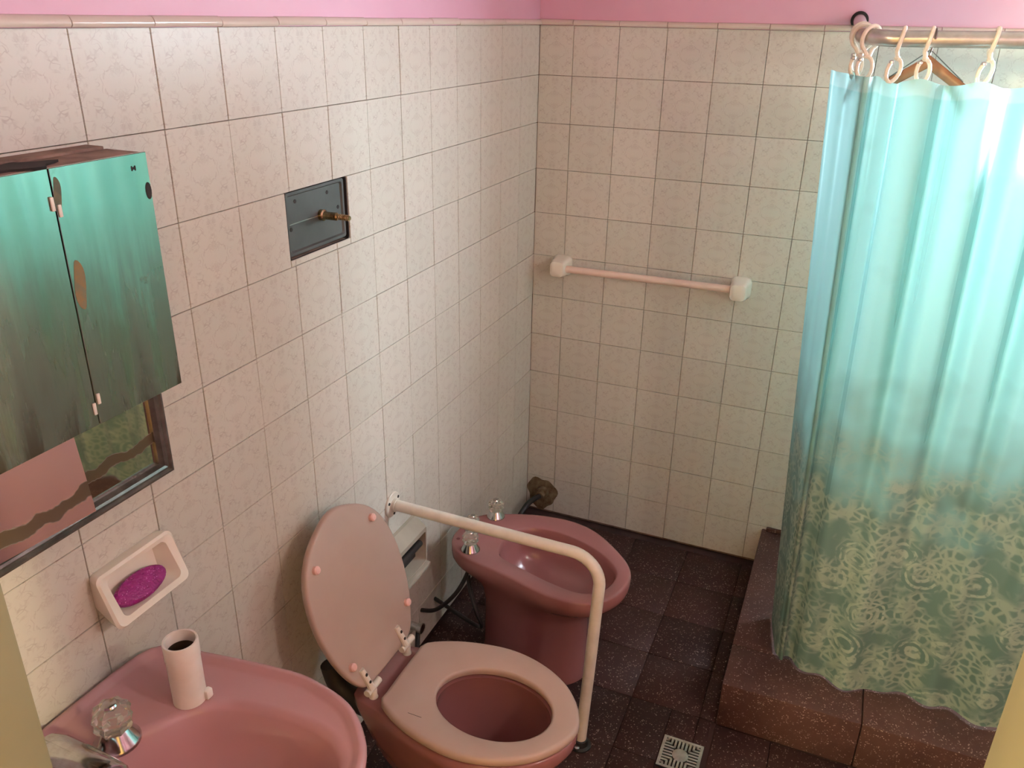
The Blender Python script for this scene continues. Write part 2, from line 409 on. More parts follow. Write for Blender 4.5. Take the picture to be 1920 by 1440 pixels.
# ---- individual wall tiles
_tile_cache = {}
def tile_mesh(w, h):
    k = (round(w, 3), round(h, 3))
    if k not in _tile_cache:
        bm = bmesh.new(); g = 0.0007
        bx(bm, -w/2+g, w/2-g, -h/2+g, h/2-g, -TH, 0.0)
        top = [e for e in bm.edges if all(abs(v.co.z) < 1e-6 for v in e.verts)]
        bmesh.ops.bevel(bm, geom=top, offset=0.0007, segments=2, affect='EDGES')
        _tile_cache[k] = mesh('tile', bm, 'tile', True, 60)
    return _tile_cache[k]
def put_tile(parent, kind, a0, a1, z0, z1):
    """kind L: on x=0 facing +x, a along y; B: on y=0 facing -y, a along x; R: on x=XR facing -x"""
    if a1-a0 < 0.012 or z1-z0 < 0.012: return
    o = bpy.data.objects.new('tile', tile_mesh(a1-a0, z1-z0)); C.objects.link(o); o.parent = parent
    c, z = (a0+a1)/2, (z0+z1)/2; j = lambda s: random.uniform(-s, s)
    if kind == 'L': o.location = (j(0.0005), c, z); R = Matrix(((0,0,1),(1,0,0),(0,1,0)))
    elif kind == 'B': o.location = (c, j(0.0005), z); R = Matrix(((1,0,0),(0,0,-1),(0,1,0)))
    else: o.location = (XR-0.001-TH+j(0.0003), c, z); R = Matrix(((0,0,-1),(-1,0,0),(0,1,0)))
    R = R @ Euler((j(0.004), j(0.004), j(0.002))).to_matrix()
    o.rotation_euler = R.to_euler()
def subtract(r, h):
    a0, a1, z0, z1 = r; b0, b1, c0, c1 = h
    if b0 >= a1 or b1 <= a0 or c0 >= z1 or c1 <= z0: return [r]
    out = []
    if b0 > a0: out.append((a0, b0, z0, z1))
    if b1 < a1: out.append((b1, a1, z0, z1))
    m0, m1 = max(a0, b0), min(a1, b1)
    if c1 < z1: out.append((m0, m1, c1, z1))
    if c0 > z0: out.append((m0, m1, z0, c0))
    return out
ycols = [0.0] + [-(0.6025 + T*k) for k in range(-3, 12)] + [-2.40]
for r in range(12):
    z1, z0 = ZT - r*T, ZT - (r+1)*T
    for i in range(len(ycols)-1):
        for q in subtract((ycols[i+1], ycols[i], z0, z1), HOLE): put_tile(wall_left, 'L', *q)
xcols = [0.0] + [0.11505 + T*k for k in range(0, 14)]
xcols = [x for x in xcols if x < XR-0.02] + [XR-0.01]
for r in range(12):
    z1, z0 = ZT - r*T, ZT - (r+1)*T
    for i in range(len(xcols)-1):
        for q in subtract((xcols[i], xcols[i+1], z0, z1), (WX0, WX1, WZ0, WZ1)): put_tile(wall_back, 'B', *q)
for r in range(12):
    for i in range(5): put_tile(wall_right, 'R', -0.80 + 0.158*i, -0.80 + 0.158*(i+1), ZT-(r+1)*T, ZT-r*T)

# ---- rounded cap strip pieces above the tiles
def cap_mesh(L):
    bm = bmesh.new(); prof = [(0.0, 0.0), (0.009, 0.0), (0.0115, 0.003), (0.011, 0.008), (0.008, 0.013), (0.003, 0.0155), (-0.004, 0.0155), (-0.004, 0.0)]
    loft([[Vector((s*(L/2-0.0008), p[0], p[1])) for p in prof] for s in (-1, 1)], True, True, bm=bm)
    return mesh('cap_tile', bm, 'cap', True, 50)
_caps = {}
def put_cap(parent, kind, a0, a1):
    L = round(a1-a0, 3)
    if L not in _caps: _caps[L] = cap_mesh(a1-a0)
    o = bpy.data.objects.new('cap_tile', _caps[L]); C.objects.link(o); o.parent = parent; j = random.uniform(-0.0008, 0.0008)
    if kind == 'L': o.location = (0, (a0+a1)/2, ZT+0.001+j); o.rotation_euler = (0, 0, -PI/2)
    else: o.location = ((a0+a1)/2, 0, ZT+0.001+j); o.rotation_euler = (0, 0, PI)
for i in range(len(ycols)-1): put_cap(wall_left, 'L', ycols[i+1], ycols[i])
for i in range(len(xcols)-1):
    if xcols[i+1] < WX0+0.02: put_cap(wall_back, 'B', xcols[i], xcols[i+1])

# ---- window in the shower's back wall
win = bpy.data.objects.new('window_1', None); C.objects.link(win); win.location = ((WX0+WX1)/2, 0.13, WZ0); win['kind'] = 'structure'
win['label'] = 'frosted daylight window in the shower behind the curtain'; win['category'] = 'window'
bm = bmesh.new()
for a in ((WX0, WX0+0.03, WZ0, WZ1), (WX1-0.03, WX1, WZ0, WZ1), (WX0+0.03, WX1-0.03, WZ0, WZ0+0.03), (WX0+0.03, WX1-0.03, WZ1-0.03, WZ1)): bx(bm, a[0], a[1], 0.105, 0.155, a[2], a[3])
part('window_frame', bm, 'white_plastic', win, smooth=False)
part('pane', box(WX0+0.03, WX1-0.03, 0.130, 0.136, WZ0+0.03, WZ1-0.03), 'window_pane', win, smooth=False)

# ---- terrazzo floor: slab with separate tiles on it
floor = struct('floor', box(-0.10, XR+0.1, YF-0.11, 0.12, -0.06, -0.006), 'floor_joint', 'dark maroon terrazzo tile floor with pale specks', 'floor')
FT = 0.20; _ft = {}
def floor_tile(parent, x0, x1, y0, y1, ztop=0.0, mat='terrazzo', th=0.02):
    if x1-x0 < 0.02 or y1-y0 < 0.02: return
    k = (round(x1-x0, 3), round(y1-y0, 3), mat, th)
    if k not in _ft:
        bm = bmesh.new(); bx(bm, -(x1-x0)/2+0.0008, (x1-x0)/2-0.0008, -(y1-y0)/2+0.0008, (y1-y0)/2-0.0008, -th, 0.0)
        top = [e for e in bm.edges if all(abs(v.co.z) < 1e-6 for v in e.verts)]
        bmesh.ops.bevel(bm, geom=top, offset=0.001, segments=1, affect='EDGES'); _ft[k] = mesh('tile', bm, mat, True, 60)
    o = bpy.data.objects.new('tile', _ft[k]); C.objects.link(o); o.parent = parent
    o.location = ((x0+x1)/2, (y0+y1)/2, ztop + random.uniform(-0.0012, 0.0))
DRAIN = (0.790, 0.906, -1.046, -0.930)
CUX, CUY, CUH = 0.918, -0.838, 0.152       # shower kerb: left face, front face, height
y = -0.030; ye = []
while y > YF-0.11: ye.append(y); y -= FT
ye.append(YF-0.11)
xe = [0.0] + [0.07 + FT*k for k in range(0, 10)] + [XR]
for i in range(len(xe)-1):
    for jx in range(len(ye)-1):
        for q in subtract((xe[i], xe[i+1], ye[jx+1], ye[jx]), (CUX, XR+1, CUY, 1.0)):
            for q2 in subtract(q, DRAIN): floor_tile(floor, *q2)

# ---- shower kerb (left run and front run) and the shower floor
kerb = bpy.data.objects.new('shower_kerb', None); C.objects.link(kerb); kerb.location = (CUX, CUY, 0); kerb['kind'] = 'structure'
kerb['label'] = 'raised maroon terrazzo kerb around the shower under the curtain'; kerb['category'] = 'kerb'
KW = 0.175
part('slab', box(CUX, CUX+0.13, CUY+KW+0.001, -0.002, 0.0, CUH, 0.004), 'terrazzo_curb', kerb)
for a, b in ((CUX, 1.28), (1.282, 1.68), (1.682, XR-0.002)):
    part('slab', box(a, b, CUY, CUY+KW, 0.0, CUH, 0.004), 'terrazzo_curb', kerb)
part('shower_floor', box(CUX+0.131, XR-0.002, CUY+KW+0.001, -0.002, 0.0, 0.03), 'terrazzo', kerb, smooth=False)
part('kerb_end', box(CUX+0.015, CUX+0.10, -0.022, -0.0085, CUH+0.001, CUH+0.016, 0.003), 'terrazzo_curb', kerb)

# ================================================================== THINGS
# ---- old flush plate sunk in the left wall with a bare threaded stub
PX = -0.012
fp = thing('flush_plate', 'grey metal flush plate sunk in the tiled wall with a bare brass stub', 'flush plate', (PX, -1.258, hz0+0.003))
part('housing', loft([rrect((x, (hy0+hy1)/2, (hz0+hz1)/2), (0,1,0), (0,0,1), hu, hv, 0.008) for x, hu, hv in ((-0.002, 0.108, 0.0705), (-0.05, 0.108, 0.0705), (-0.05, 0.106, 0.0685), (-0.002, 0.106, 0.0685))], closed=True), 'dark', fp)
plate = part('plate', loft([rrect((x, -1.259, 1.443), (0,1,0), (0,0,1), 0.103-d, 0.064-d, 0.006) for x, d in ((PX-0.004, 0), (PX+0.006, 0), (PX+0.006, 0.006), (PX+0.002, 0.009))], True, True), 'grey_plate', fp)
part('crease', box(PX+0.0015, PX+0.0035, -1.35, -1.24, 1.4415, 1.4432), 'steel', plate, smooth=False)
for yy, zz in ((-1.325, 1.486), (-1.213, 1.485), (-1.176, 1.447), (-1.345, 1.432)):
    part('screw_hole', lathe((PX+0.0018, yy, zz), [(0.0042, 0), (0.0042, 0.001)], (1,0,0), 12), 'dark', plate)
stub = part('stub', lathe((PX+0.002, -1.240, 1.442), [(0.012, 0), (0.012, 0.008), (0.0085, 0.010), (0.0085, 0.040), (0.0065, 0.042), (0.0055, 0.045), (0.0055, 0.070), (0.0045, 0.072)], (1,0,0), 20), 'brass', fp)
bm = bmesh.new()
for k in range(6): lathe((PX+0.048+k*0.004, -1.240, 1.442), [(0.0056, 0), (0.0066, 0.0012), (0.0056, 0.0024)], (1,0,0), 16, bm=bm)
part('thread', bm, 'brass', stub)

# ---- mirrored wall cabinet
CX, CY1, CZ0, CZ1 = 0.107, -1.803, 1.302, 1.652
cab = thing('mirror_cabinet', 'wall cabinet with worn mirror doors reflecting the turquoise curtain', 'cabinet', (0.03, -2.04, CZ0))
bm = bmesh.new(); DW = 0.159
bx(bm, 0.034, 0.100, CY1-3*DW, CY1, CZ1-0.010, CZ1); bx(bm, 0.034, 0.100, CY1-3*DW, CY1, CZ0, CZ0+0.010)
bx(bm, 0.034, 0.100, CY1-0.008, CY1, CZ0+0.010, CZ1-0.010); bx(bm, 0.034, 0.100, CY1-3*DW, CY1-3*DW+0.008, CZ0+0.010, CZ1-0.010)
bx(bm, 0.034, 0.040, CY1-3*DW+0.008, CY1-0.008, CZ0+0.010, CZ1-0.010)
part('body', bm, 'rust_metal', cab, smooth=False)
part('wall_rail', box(0.0, 0.034, CY1-3*DW, CY1-0.004, CZ1-0.026, CZ1+0.004, 0.001), 'rust_metal', cab, smooth=False)
part('rust_patch', loft([ [Vector((0.070+0.026*math.cos(a)*(1+.3*math.sin(3*a)), -1.975+0.045*math.sin(a)*(1+.35*math.cos(4*a)), zz)) for a in [2*PI*k/24 for k in range(24)]] for zz in (CZ1, CZ1+0.003)], True, True), 'dark', cab)
for k in range(3):
    y1 = CY1 - k*DW - (0.001 if k else 0); y0 = CY1 - (k+1)*DW + 0.001
    d = part('door', box(0.101, CX, y0, y1, CZ0-0.002, CZ1+0.001, 0.0006, 1), 'cab_mirror', cab, smooth=False)
    if k == 0:
        for zz in (1.600, 1.338): part('clip', box(CX, CX+0.003, y0+0.001, y0+0.006, zz-0.008, zz+0.008, 0.001), 'white_plastic', d)
        part('chip', loft([[Vector((x, y1-0.0055+0.0052*math.cos(a), 1.600+0.012*math.sin(a))) for a in [2*PI*i/16 for i in range(16)]] for x in (CX, CX+0.0006)], True, True), 'dark', d)
        part('chip', loft([[Vector((x, y1-0.026+0.004*math.cos(a), 1.634+0.003*math.sin(a)+.002*math.sin(3*a))) for a in [2*PI*i/16 for i in range(16)]] for x in (CX, CX+0.0006)], True, True), 'dark', d)
        part('stain', loft([[Vector((x, y0+0.012+0.009*math.cos(a)*(1+.3*math.sin(2*a)), 1.500+0.034*math.sin(a)) ) for a in [2*PI*i/20 for i in range(20)]] for x in (CX, CX+0.0004)], True, True), simple('ochre_stain', rgb(132, 104, 58), rgb(108, 104, 76), 0.6, scale=60), d)
        part('stain', loft([[Vector((x, y0+0.006+0.0055*math.cos(a)*(1+.3*math.sin(2*a)), 1.622+0.020*math.sin(a)) ) for a in [2*PI*i/20 for i in range(20)]] for x in (CX, CX+0.0004)], True, True), simple('olive_stain', rgb(66, 72, 52), rgb(104, 92, 60), 0.6, scale=60), d)
    if k == 1:
        for zz in (1.610, 1.326): part('clip', box(CX, CX+0.003, y1-0.006, y1-0.001, zz-0.009, zz+0.009, 0.001), 'white_plastic', d)

# ---- framed wall mirror behind and below the cabinet
fm = thing('framed_mirror', 'dark metal framed mirror with damaged silvering behind the cabinet', 'mirror', (0.0, -2.04, 1.10))
fy0, fy1, fz0, fz1, fw = -2.36, -1.765, 1.102, 1.58, 0.024
def moulding(p0, p1, inward):
    """frame bar with a stepped rounded section between two mitred corners"""
    p0, p1, inw = Vector(p0), Vector(p1), Vector(inward); t = (p1-p0).normalized()
    prof = [(0, 0.0), (0, 0.018), (0.003, 0.022), (0.007, 0.023), (0.010, 0.019), (0.013, 0.019), (0.016, 0.023), (0.020, 0.021), (0.023, 0.013), (fw, 0.012), (fw, 0.0)]
    return loft([[p + inw*a + Vector((b, 0, 0)) + t*(a if s == 0 else -a) for a, b in prof] for s, p in ((0, p0), (1, p1))], True, True)
for p0, p1, inw in (((0,fy0,fz0),(0,fy1,fz0),(0,0,1)), ((0,fy1,fz0),(0,fy1,fz1),(0,-1,0)), ((0,fy1,fz1),(0,fy0,fz1),(0,0,-1)), ((0,fy0,fz1),(0,fy0,fz0),(0,1,0))):
    part('frame_bar', moulding(p0, p1, inw), 'frame_metal', fm)
TILT = math.radians(0)
part('glass', box(0.004, 0.008, fy0+fw, fy1-fw, fz0+fw+0.13, fz1-fw), 'wall_mirror', fm, smooth=False)
part('glass_shard', box(0.004, 0.008, -1.942, fy1-fw, fz0+fw, fz0+fw+0.129), 'wall_mirror', fm, smooth=False)
bm = box(0.004, 0.008, -2.14, -1.944, fz0+fw, fz0+fw+0.129)   # loose shard, tipped out of its frame
bmesh.ops.rotate(bm, verts=bm.verts[:], cent=(0.004, -2.14, fz0+fw+0.129), matrix=Matrix.Rotation(math.radians(-6), 3, 'Y') @ Matrix.Rotation(math.radians(-5), 3, 'Z'))
part('glass_shard', bm, 'wall_mirror', fm, smooth=False)
part('glass_shard', box(0.004, 0.008, fy0+fw, -2.146, fz0+fw, fz0+fw+0.129), 'wall_mirror', fm, smooth=False)

# ---- ceramic soap dish on the wall with a glittery pad in it
sd = thing('soap_dish', 'white ceramic soap dish fixed to the wall above the sink', 'soap dish', (0.0, -1.881, 0.91))
def dish_ring(x_top, x_bot, y0, y1, zt, zb, r):
    c = Vector(((x_top+x_bot)/2, (y0+y1)/2, (zt+zb)/2)); v = Vector((x_top-x_bot, 0, zt-zb)); hv = v.length/2
    return rrect(c, (0,1,0), v.normalized(), (y1-y0)/2, hv, r, 6)
part('dish', loft([dish_ring(0, 0, -1.955, -1.805, 1.000, 0.930, 0.010), dish_ring(0.012, 0.040, -1.960, -1.801, 1.003, 0.912, 0.012), dish_ring(0.020, 0.052, -1.962, -1.799, 1.003, 0.911, 0.012),
    dish_ring(0.024, 0.056, -1.958, -1.803, 0.999, 0.915, 0.012), dish_ring(0.0225, 0.052, -1.944, -1.816, 0.990, 0.926, 0.010), dish_ring(0.006, 0.034, -1.938, -1.822, 0.985, 0.926, 0.010), dish_ring(0.003, 0.010, -1.932, -1.828, 0.980, 0.932, 0.008)], True, True), 'white_ceramic', sd)
pad = bmesh.new()
pc = Vector((0.033, -1.890, 0.948)); nv = Vector((0.62, 0, 0.79)).normalized(); uu = Vector((0,1,0)); vv = nv.cross(uu)
loft([[pc + nv*h + uu*(0.053*s*math.cos(a)) + vv*(0.0235*s*math.sin(a)) for a in [2*PI*k/32 for k in range(32)]] for h, s in ((-0.009, 0.85), (-0.004, 1.0), (0.003, 1.0), (0.007, 0.9), (0.008, 0.6))], True, True, bm=pad)
tag(part('soap_pad', pad, 'glitter', None), 'magenta glittery oval pad lying in the white soap dish', 'soap pad')

# ---- pink washbasin with taps
SZ = 0.812; sc = (0.285, -2.115)
half = [(0.008, 0.115), (0.014, 0.20), (0.032, 0.238), (0.060, 0.252), (0.113, 0.259), (0.188, 0.271), (0.258, 0.280), (0.323, 0.282), (0.413, 0.260), (0.475, 0.209), (0.504, 0.158), (0.524, 0.075)]
so = polar([(x, sc[1]+h) for x, h in half] + [(0.530, sc[1])] + [(x, sc[1]-h) for x, h in reversed(half)] + [(0.006, sc[1])], sc, 96)
halfb = [(0.122, 0.03), (0.138, 0.075), (0.160, 0.112), (0.186, 0.157), (0.232, 0.187), (0.312, 0.203), (0.395, 0.203), (0.442, 0.183), (0.469, 0.152), (0.487, 0.075)]
bc = (0.31, -2.115)
sb = polar([(x, bc[1]+h) for x, h in halfb] + [(0.491, bc[1])] + [(x, bc[1]-h) for x, h in reversed(halfb)] + [(0.119, bc[1])], sc, 96)
sink = thing('washbasin', 'pink ceramic washbasin at the lower left under the mirror', 'washbasin', (0.27, -2.115, 0.0))
R = [inset(so, SZ-0.205, 0.14), inset(so, SZ-0.17, 0.075), inset(so, SZ-0.11, 0.040), inset(so, SZ-0.05, 0.018), inset(so, SZ-0.036, 0.010), inset(so, SZ-0.030, 0.002), inset(so, SZ-0.008, 0.0), inset(so, SZ-0.002, 0.003), inset(so, SZ, 0.008), inset(so, SZ-0.001, 0.013), inset(so, SZ-0.008, 0.020), inset(so, SZ-0.010, 0.026),
     ring_at(sb, SZ-0.010, bc, 1.05), ring_at(sb, SZ-0.012, bc, 1.0), ring_at(sb, SZ-0.022, bc, 0.965), ring_at(sb, SZ-0.07, bc, 0.925), ring_at(sb, SZ-0.125, bc, 0.84), ring_at(sb, SZ-0.16, bc, 0.66), ring_at(sb, SZ-0.178, bc, 0.40), ring_at(sb, SZ-0.184, bc, 0.2), ring_at(sb, SZ-0.186, bc, 0.07)]
part('basin', loft(R, True, True), 'pink_sink', sink, angle=50)
part('basin_drain', lathe((bc[0], bc[1], SZ-0.1858), [(0.022, 0), (0.022, 0.003), (0.016, 0.002)], n=20), 'chrome', sink)
part('pedestal', lathe((0.20, -2.115, 0.0), [(0.11, 0), (0.105, 0.03), (0.075, 0.12), (0.07, 0.45), (0.09, 0.56), (0.10, SZ-0.206)], n=24), 'pink_sink', sink)
def crystal_tap(parent, c, s=1.0, nf=8):
    t = part('tap', lathe(c, [(0.035*s, 0), (0.035*s, 0.003*s), (0.033*s, 0.006*s), (0.022*s, 0.024*s), (0.020*s, 0.027*s), (0.010*s, 0.028*s)], n=28), 'chrome', parent)
    c2 = Vector(c) + Vector((0, 0, 0.027*s)); rings = []
    for r, h in ((0.014, 0), (0.027, 0.004), (0.030, 0.012), (0.027, 0.020), (0.030, 0.029), (0.026, 0.040), (0.016, 0.046)):
        rings.append([c2 + Vector((r*s*(1.0 if k % 2 else 0.86)*math.cos(2*PI*k/(2*nf)), r*s*(1.0 if k % 2 else 0.86)*math.sin(2*PI*k/(2*nf)), h*s)) for k in range(2*nf)])
    part('crystal_handle', loft(rings, True, True), 'crystal', t, angle=15)
    part('handle_cap', lathe(c2 + Vector((0, 0, 0.0462*s)), [(0.012*s, 0), (0.010*s, 0.003*s), (0.003*s, 0.004*s)], n=16), 'chrome', t)
    return t
crystal_tap(sink, (0.126, -2.060, SZ-0.0102))
sp = part('spout', loft([[Vector((x, -2.135 + wy*math.cos(a), z + hz*math.sin(a))) for a in [2*PI*k/20 for k in range(20)]] for x, z, wy, hz in ((0.062, SZ+0.016, 0.016, 0.014), (0.070, SZ+0.022, 0.026, 0.022), (0.095, SZ+0.026, 0.029, 0.024), (0.140, SZ+0.032, 0.025, 0.020), (0.190, SZ+0.036, 0.021, 0.014), (0.215, SZ+0.035, 0.019, 0.011), (0.222, SZ+0.033, 0.013, 0.007))], True, True), 'chrome', sink)
part('spout_base', lathe((0.096, -2.135, SZ-0.0102), [(0.033, 0), (0.033, 0.004), (0.028, 0.010), (0.024, 0.02)], n=24), 'chrome', sp)

# ---- short white pipe standing on the sink deck
tb = thing('pipe_stub', 'short open white plastic pipe standing upright on the pink basin deck', 'pipe', (0.165, -1.946, SZ-0.0096))
part('pipe', lathe((0.165, -1.946, SZ-0.0096), [(0.0225, 0.0), (0.0265, 0.0), (0.0265, 0.030), (0.0268, 0.085), (0.0275, 0.088), (0.0275, 0.118), (0.0268, 0.120), (0.0240, 0.120), (0.0235, 0.117), (0.0225, 0.030)], n=36, cap0=False, cap1=True), 'white_pipe', tb)
part('foot_lug', box(0.186, 0.197, -1.940, -1.926, SZ-0.0096, SZ+0.008, 0.003), 'white_pipe', tb)
part('bore', lathe((0.165, -1.946, SZ+0.0205), [(0.0224, 0), (0.0224, 0.070)], n=36, cap1=False), simple('rusty_bore', rgb(74, 58, 42), rgb(52, 42, 32), 0.9, scale=40), tb)

# ---- toilet
ty = -1.400
th = [(0.236, 0.070), (0.240, 0.105), (0.300, 0.140), (0.370, 0.161), (0.450, 0.170), (0.530, 0.155), (0.600, 0.118), (0.650, 0.062)]
tcen = (0.455, ty)
to = polar([(x, ty+h) for x, h in th] + [(0.672, ty)] + [(x, ty-h) for x, h in reversed(th)] + [(0.235, ty)], tcen, 80)
ti = [(0.473+0.137*math.cos(2*PI*k/80)*(1.0 if math.cos(2*PI*k/80) > 0 else 0.98), ty-0.008+0.100*math.sin(2*PI*k/80)) for k in range(80)]
tin = polar(ti, tcen, 80, False)
toilet = thing('toilet', 'pink ceramic toilet with its lid raised against the tiled wall', 'toilet', (0.42, ty, 0.0))
# bowl: foot, waist, outer rim, inner bowl
foot = [(0.36+0.155*math.cos(2*PI*k/80), ty+0.105*math.sin(2*PI*k/80)) for k in range(80)]
fo = polar(foot, (0.36, ty), 80, False)
rim = polar([(0.150, ty+0.05), (0.165, ty+0.095), (0.24, ty+0.115)] + [(x, ty+h*0.985) for x, h in th[2:]] + [(0.668, ty)] + [(x, ty-h*0.985) for x, h in reversed(th[2:])] + [(0.24, ty-0.115), (0.165, ty-0.095), (0.150, ty-0.05)], (0.42, ty), 80)
mid = lambda z, s: [Vector((a[0]*(1-s)+b[0]*s, a[1]*(1-s)+b[1]*s, z)) for a, b in zip(fo, rim)]
RZ = 0.398
R = [ring_at(fo, 0.0, (0.36, ty)), ring_at(fo, 0.02, (0.36, ty)), ring_at(fo, 0.05, (0.36, ty), 0.9), ring_at(fo, 0.14, (0.36, ty), 0.86), mid(0.20, 0.25), mid(0.27, 0.6), mid(0.33, 0.86), mid(0.360, 0.97), mid(0.370, 1.0), mid(RZ-0.004, 1.0), inset(rim, RZ, 0.004), inset(rim, RZ, 0.03),
     ring_at(tin, RZ-0.001, tcen, 0.99), ring_at(tin, RZ-0.02, tcen, 1.03), ring_at(tin, RZ-0.05, tcen, 1.05), ring_at(tin, RZ-0.10, tcen, 0.98), ring_at(tin, RZ-0.17, tcen, 0.76), ring_at(tin, RZ-0.23, tcen, 0.50), ring_at(tin, RZ-0.27, tcen, 0.28)]
part('bowl', loft(R, True, True), 'pink_ceramic', toilet, angle=60)
# seat ring
S0, S1 = RZ+0.006, RZ+0.026
R = [inset(to, S0, 0.006), inset(to, S0, 0.002), inset(to, S0+0.005, 0.0), inset(to, S1-0.006, 0.0), inset(to, S1-0.001, 0.004), inset(to, S1, 0.010), ring_at(tin, S1, tcen, 1.05), ring_at(tin, S1-0.003, tcen, 1.01), ring_at(tin, S1-0.010, tcen, 1.0), ring_at(tin, S0, tcen, 1.03)]
seat = part('seat', loft(R, closed=True), 'pink_seat', toilet, angle=60)
part('crack', box(0.313, 0.347, -1.5115, -1.5105, S1-0.002, S1+0.0002), 'dark', seat, smooth=False)
for yy, xx in ((ty-0.10, 0.30), (ty+0.11, 0.32), (ty-0.11, 0.58), (ty+0.10, 0.57)): part('seat_bumper', lathe((xx, yy, RZ), [(0.009, 0), (0.009, 0.006)], n=12), 'pink_bumper', seat)
# lid, raised: built flat from the hinge line then turned up
LA = math.radians(90+19); HX, HZ = 0.200, 0.428
lh = [(0.010, 0.075), (0.020, 0.108), (0.070, 0.140), (0.140, 0.163), (0.220, 0.171), (0.300, 0.158), (0.356, 0.122), (0.392, 0.068)]
lo = polar([(x, h) for x, h in lh] + [(0.412, 0)] + [(x, -h) for x, h in reversed(lh)] + [(0.008, 0)], (0.22, 0), 80)
LM = Matrix.Translation((HX, ty, HZ)) @ Matrix.Rotation(-LA, 4, 'Y')
def lidpt(x, y, z): return LM @ Vector((x, y, z))
def linset(d, z): return [lidpt(p.x, p.y, z) for p in inset(lo, 0, d)]
lid = part('lid', loft([linset(0.006, -0.008), linset(0.001, -0.006), linset(0, -0.001), linset(0, 0.006), linset(0.003, 0.010), linset(0.010, 0.012)], True, True), 'pink_seat', toilet, angle=60)
nrm = (LM.to_3x3() @ Vector((0, 0, -1)))
for lx, ly in ((0.330, 0.113), (0.330, -0.113), (0.085, 0.125), (0.085, -0.120)):
    part('bumper', lathe(lidpt(lx, ly, -0.007), [(0.0095, 0), (0.0095, 0.008), (0.007, 0.011), (0.002, 0.012)], nrm, 16), 'pink_bumper', lid)
for s in (1, -1):
    yy = ty + s*0.078
    h = part('hinge', tube([(HX+0.004, yy-0.026, HZ), (HX+0.004, yy+0.026, HZ)], 0.0085, 14), 'white_plastic', toilet, label='white plastic hinge')
    part('hinge_leaf', tube([lidpt(0.004, s*0.078-0.012, -0.011), lidpt(0.062, s*0.078-0.020, -0.010)], [0.0085, 0.007], 10), 'white_plastic', h)
    for t in (0.025, 0.046): part('screw', lathe(lidpt(t, s*0.078-0.012-0.008*t/0.058, -0.0175), [(0.0042, 0), (0.003, 0.0015)], nrm, 10), 'dark', h)
    part('hinge_post', lathe((HX+0.004, yy, RZ), [(0.011, 0), (0.009, 0.006), (0.009, 0.024)], n=14), 'white_plastic', h)
part('flush_pipe', tube(spline([(0.165, ty-0.03, 0.30), (0.12, ty-0.03, 0.31), (0.075, ty-0.03, 0.34), (0.055, ty-0.03, 0.40)], 5) , 0.026, 16), 'black_rubber', toilet)

# ---- ceramic roll holder in the wall behind the lid
rh = thing('roll_holder', 'white ceramic paper roll holder in the wall between toilet and bidet', 'roll holder', (0.0, -0.998, 0.345))
part('holder_body', loft([rrect((x, -0.998, z), (0,1,0), (0,0,1), hu, hv, 0.006) for x, z, hu, hv in ((0, 0.430, 0.080, 0.078), (0.010, 0.430, 0.080, 0.078), (0.040, 0.424, 0.078, 0.062), (0.046, 0.423, 0.075, 0.059), (0.046, 0.418, 0.070, 0.050), (0.010, 0.418, 0.067, 0.047))], True, True), 'shaded_ceramic', rh)
part('recess_shade', box(0.0105, 0.012, -1.063, -0.933, 0.373, 0.463), 'dark', rh, smooth=False)  # dark panel standing in for the shade inside the opening
part('roller', tube([(0.030, -1.060, 0.428), (0.030, -0.936, 0.428)], 0.010, 14), 'dark', rh)
part('lower_lip', box(0.030, 0.060, -1.070, -0.925, 0.352, 0.366, 0.004), 'shaded_ceramic', rh)

# ---- bidet
by = -0.780; bcen = (0.36, -0.785)
bo = polar([(0.073,-0.775),(0.084,-0.705),(0.12,-0.660),(0.176,-0.632),(0.26,-0.600),(0.356,-0.586),(0.43,-0.597),(0.493,-0.629),(0.56,-0.685),(0.607,-0.740),(0.627,-0.800),(0.619,-0.867),(0.59,-0.922),(0.545,-0.957),(0.459,-0.966),(0.38,-0.953),(0.303,-0.931),(0.175,-0.905),(0.112,-0.876),(0.078,-0.825)], bcen, 84)
bi = polar([(0.226,-0.79),(0.230,-0.735),(0.254,-0.690),(0.31,-0.669),(0.387,-0.668),(0.47,-0.693),(0.54,-0.735),(0.583,-0.79),(0.578,-0.860),(0.545,-0.902),(0.500,-0.917),(0.43,-0.907),(0.367,-0.890),(0.27,-0.860),(0.238,-0.835)], (0.40,-0.79), 84)
bi = polar(bi, (0.40,-0.79), 84, False)
bidet = thing('bidet', 'pink ceramic bidet near the back corner beyond the grab rail', 'bidet', (0.36, by, 0.0))
BZ = 0.390
fo = [(0.345+0.165*math.cos(2*PI*k/84), -0.79+0.115*math.sin(2*PI*k/84)) for k in range(84)]
bm_ = lambda z, s: [Vector((a[0]*(1-s)+b[0]*s, a[1]*(1-s)+b[1]*s, z)) for a, b in zip(fo, bo)]
R = [bm_(0.0, 0.05), bm_(0.02, 0.05), bm_(0.06, 0.0), bm_(0.22, 0.0), bm_(0.27, 0.2), bm_(0.31, 0.6), bm_(0.335, 0.9), bm_(0.350, 0.99), bm_(0.360, 1.0), bm_(BZ-0.006, 1.0), inset(bo, BZ-0.001, 0.004), inset(bo, BZ, 0.010),
     ring_at(bi, BZ, (0.40,-0.79), 1.03), ring_at(bi, BZ-0.004, (0.40,-0.79), 1.0), ring_at(bi, BZ-0.02, (0.40,-0.79), 0.985), ring_at(bi, BZ-0.07, (0.40,-0.79), 0.95), ring_at(bi, BZ-0.11, (0.40,-0.79), 0.8), ring_at(bi, BZ-0.13, (0.40,-0.79), 0.5), ring_at(bi, BZ-0.135, (0.40,-0.79), 0.08)]
part('bowl', loft(R, True, True), 'pink_ceramic', bidet, angle=60)
crystal_tap(bidet, (0.155, -0.856, BZ-0.0002), 0.82)
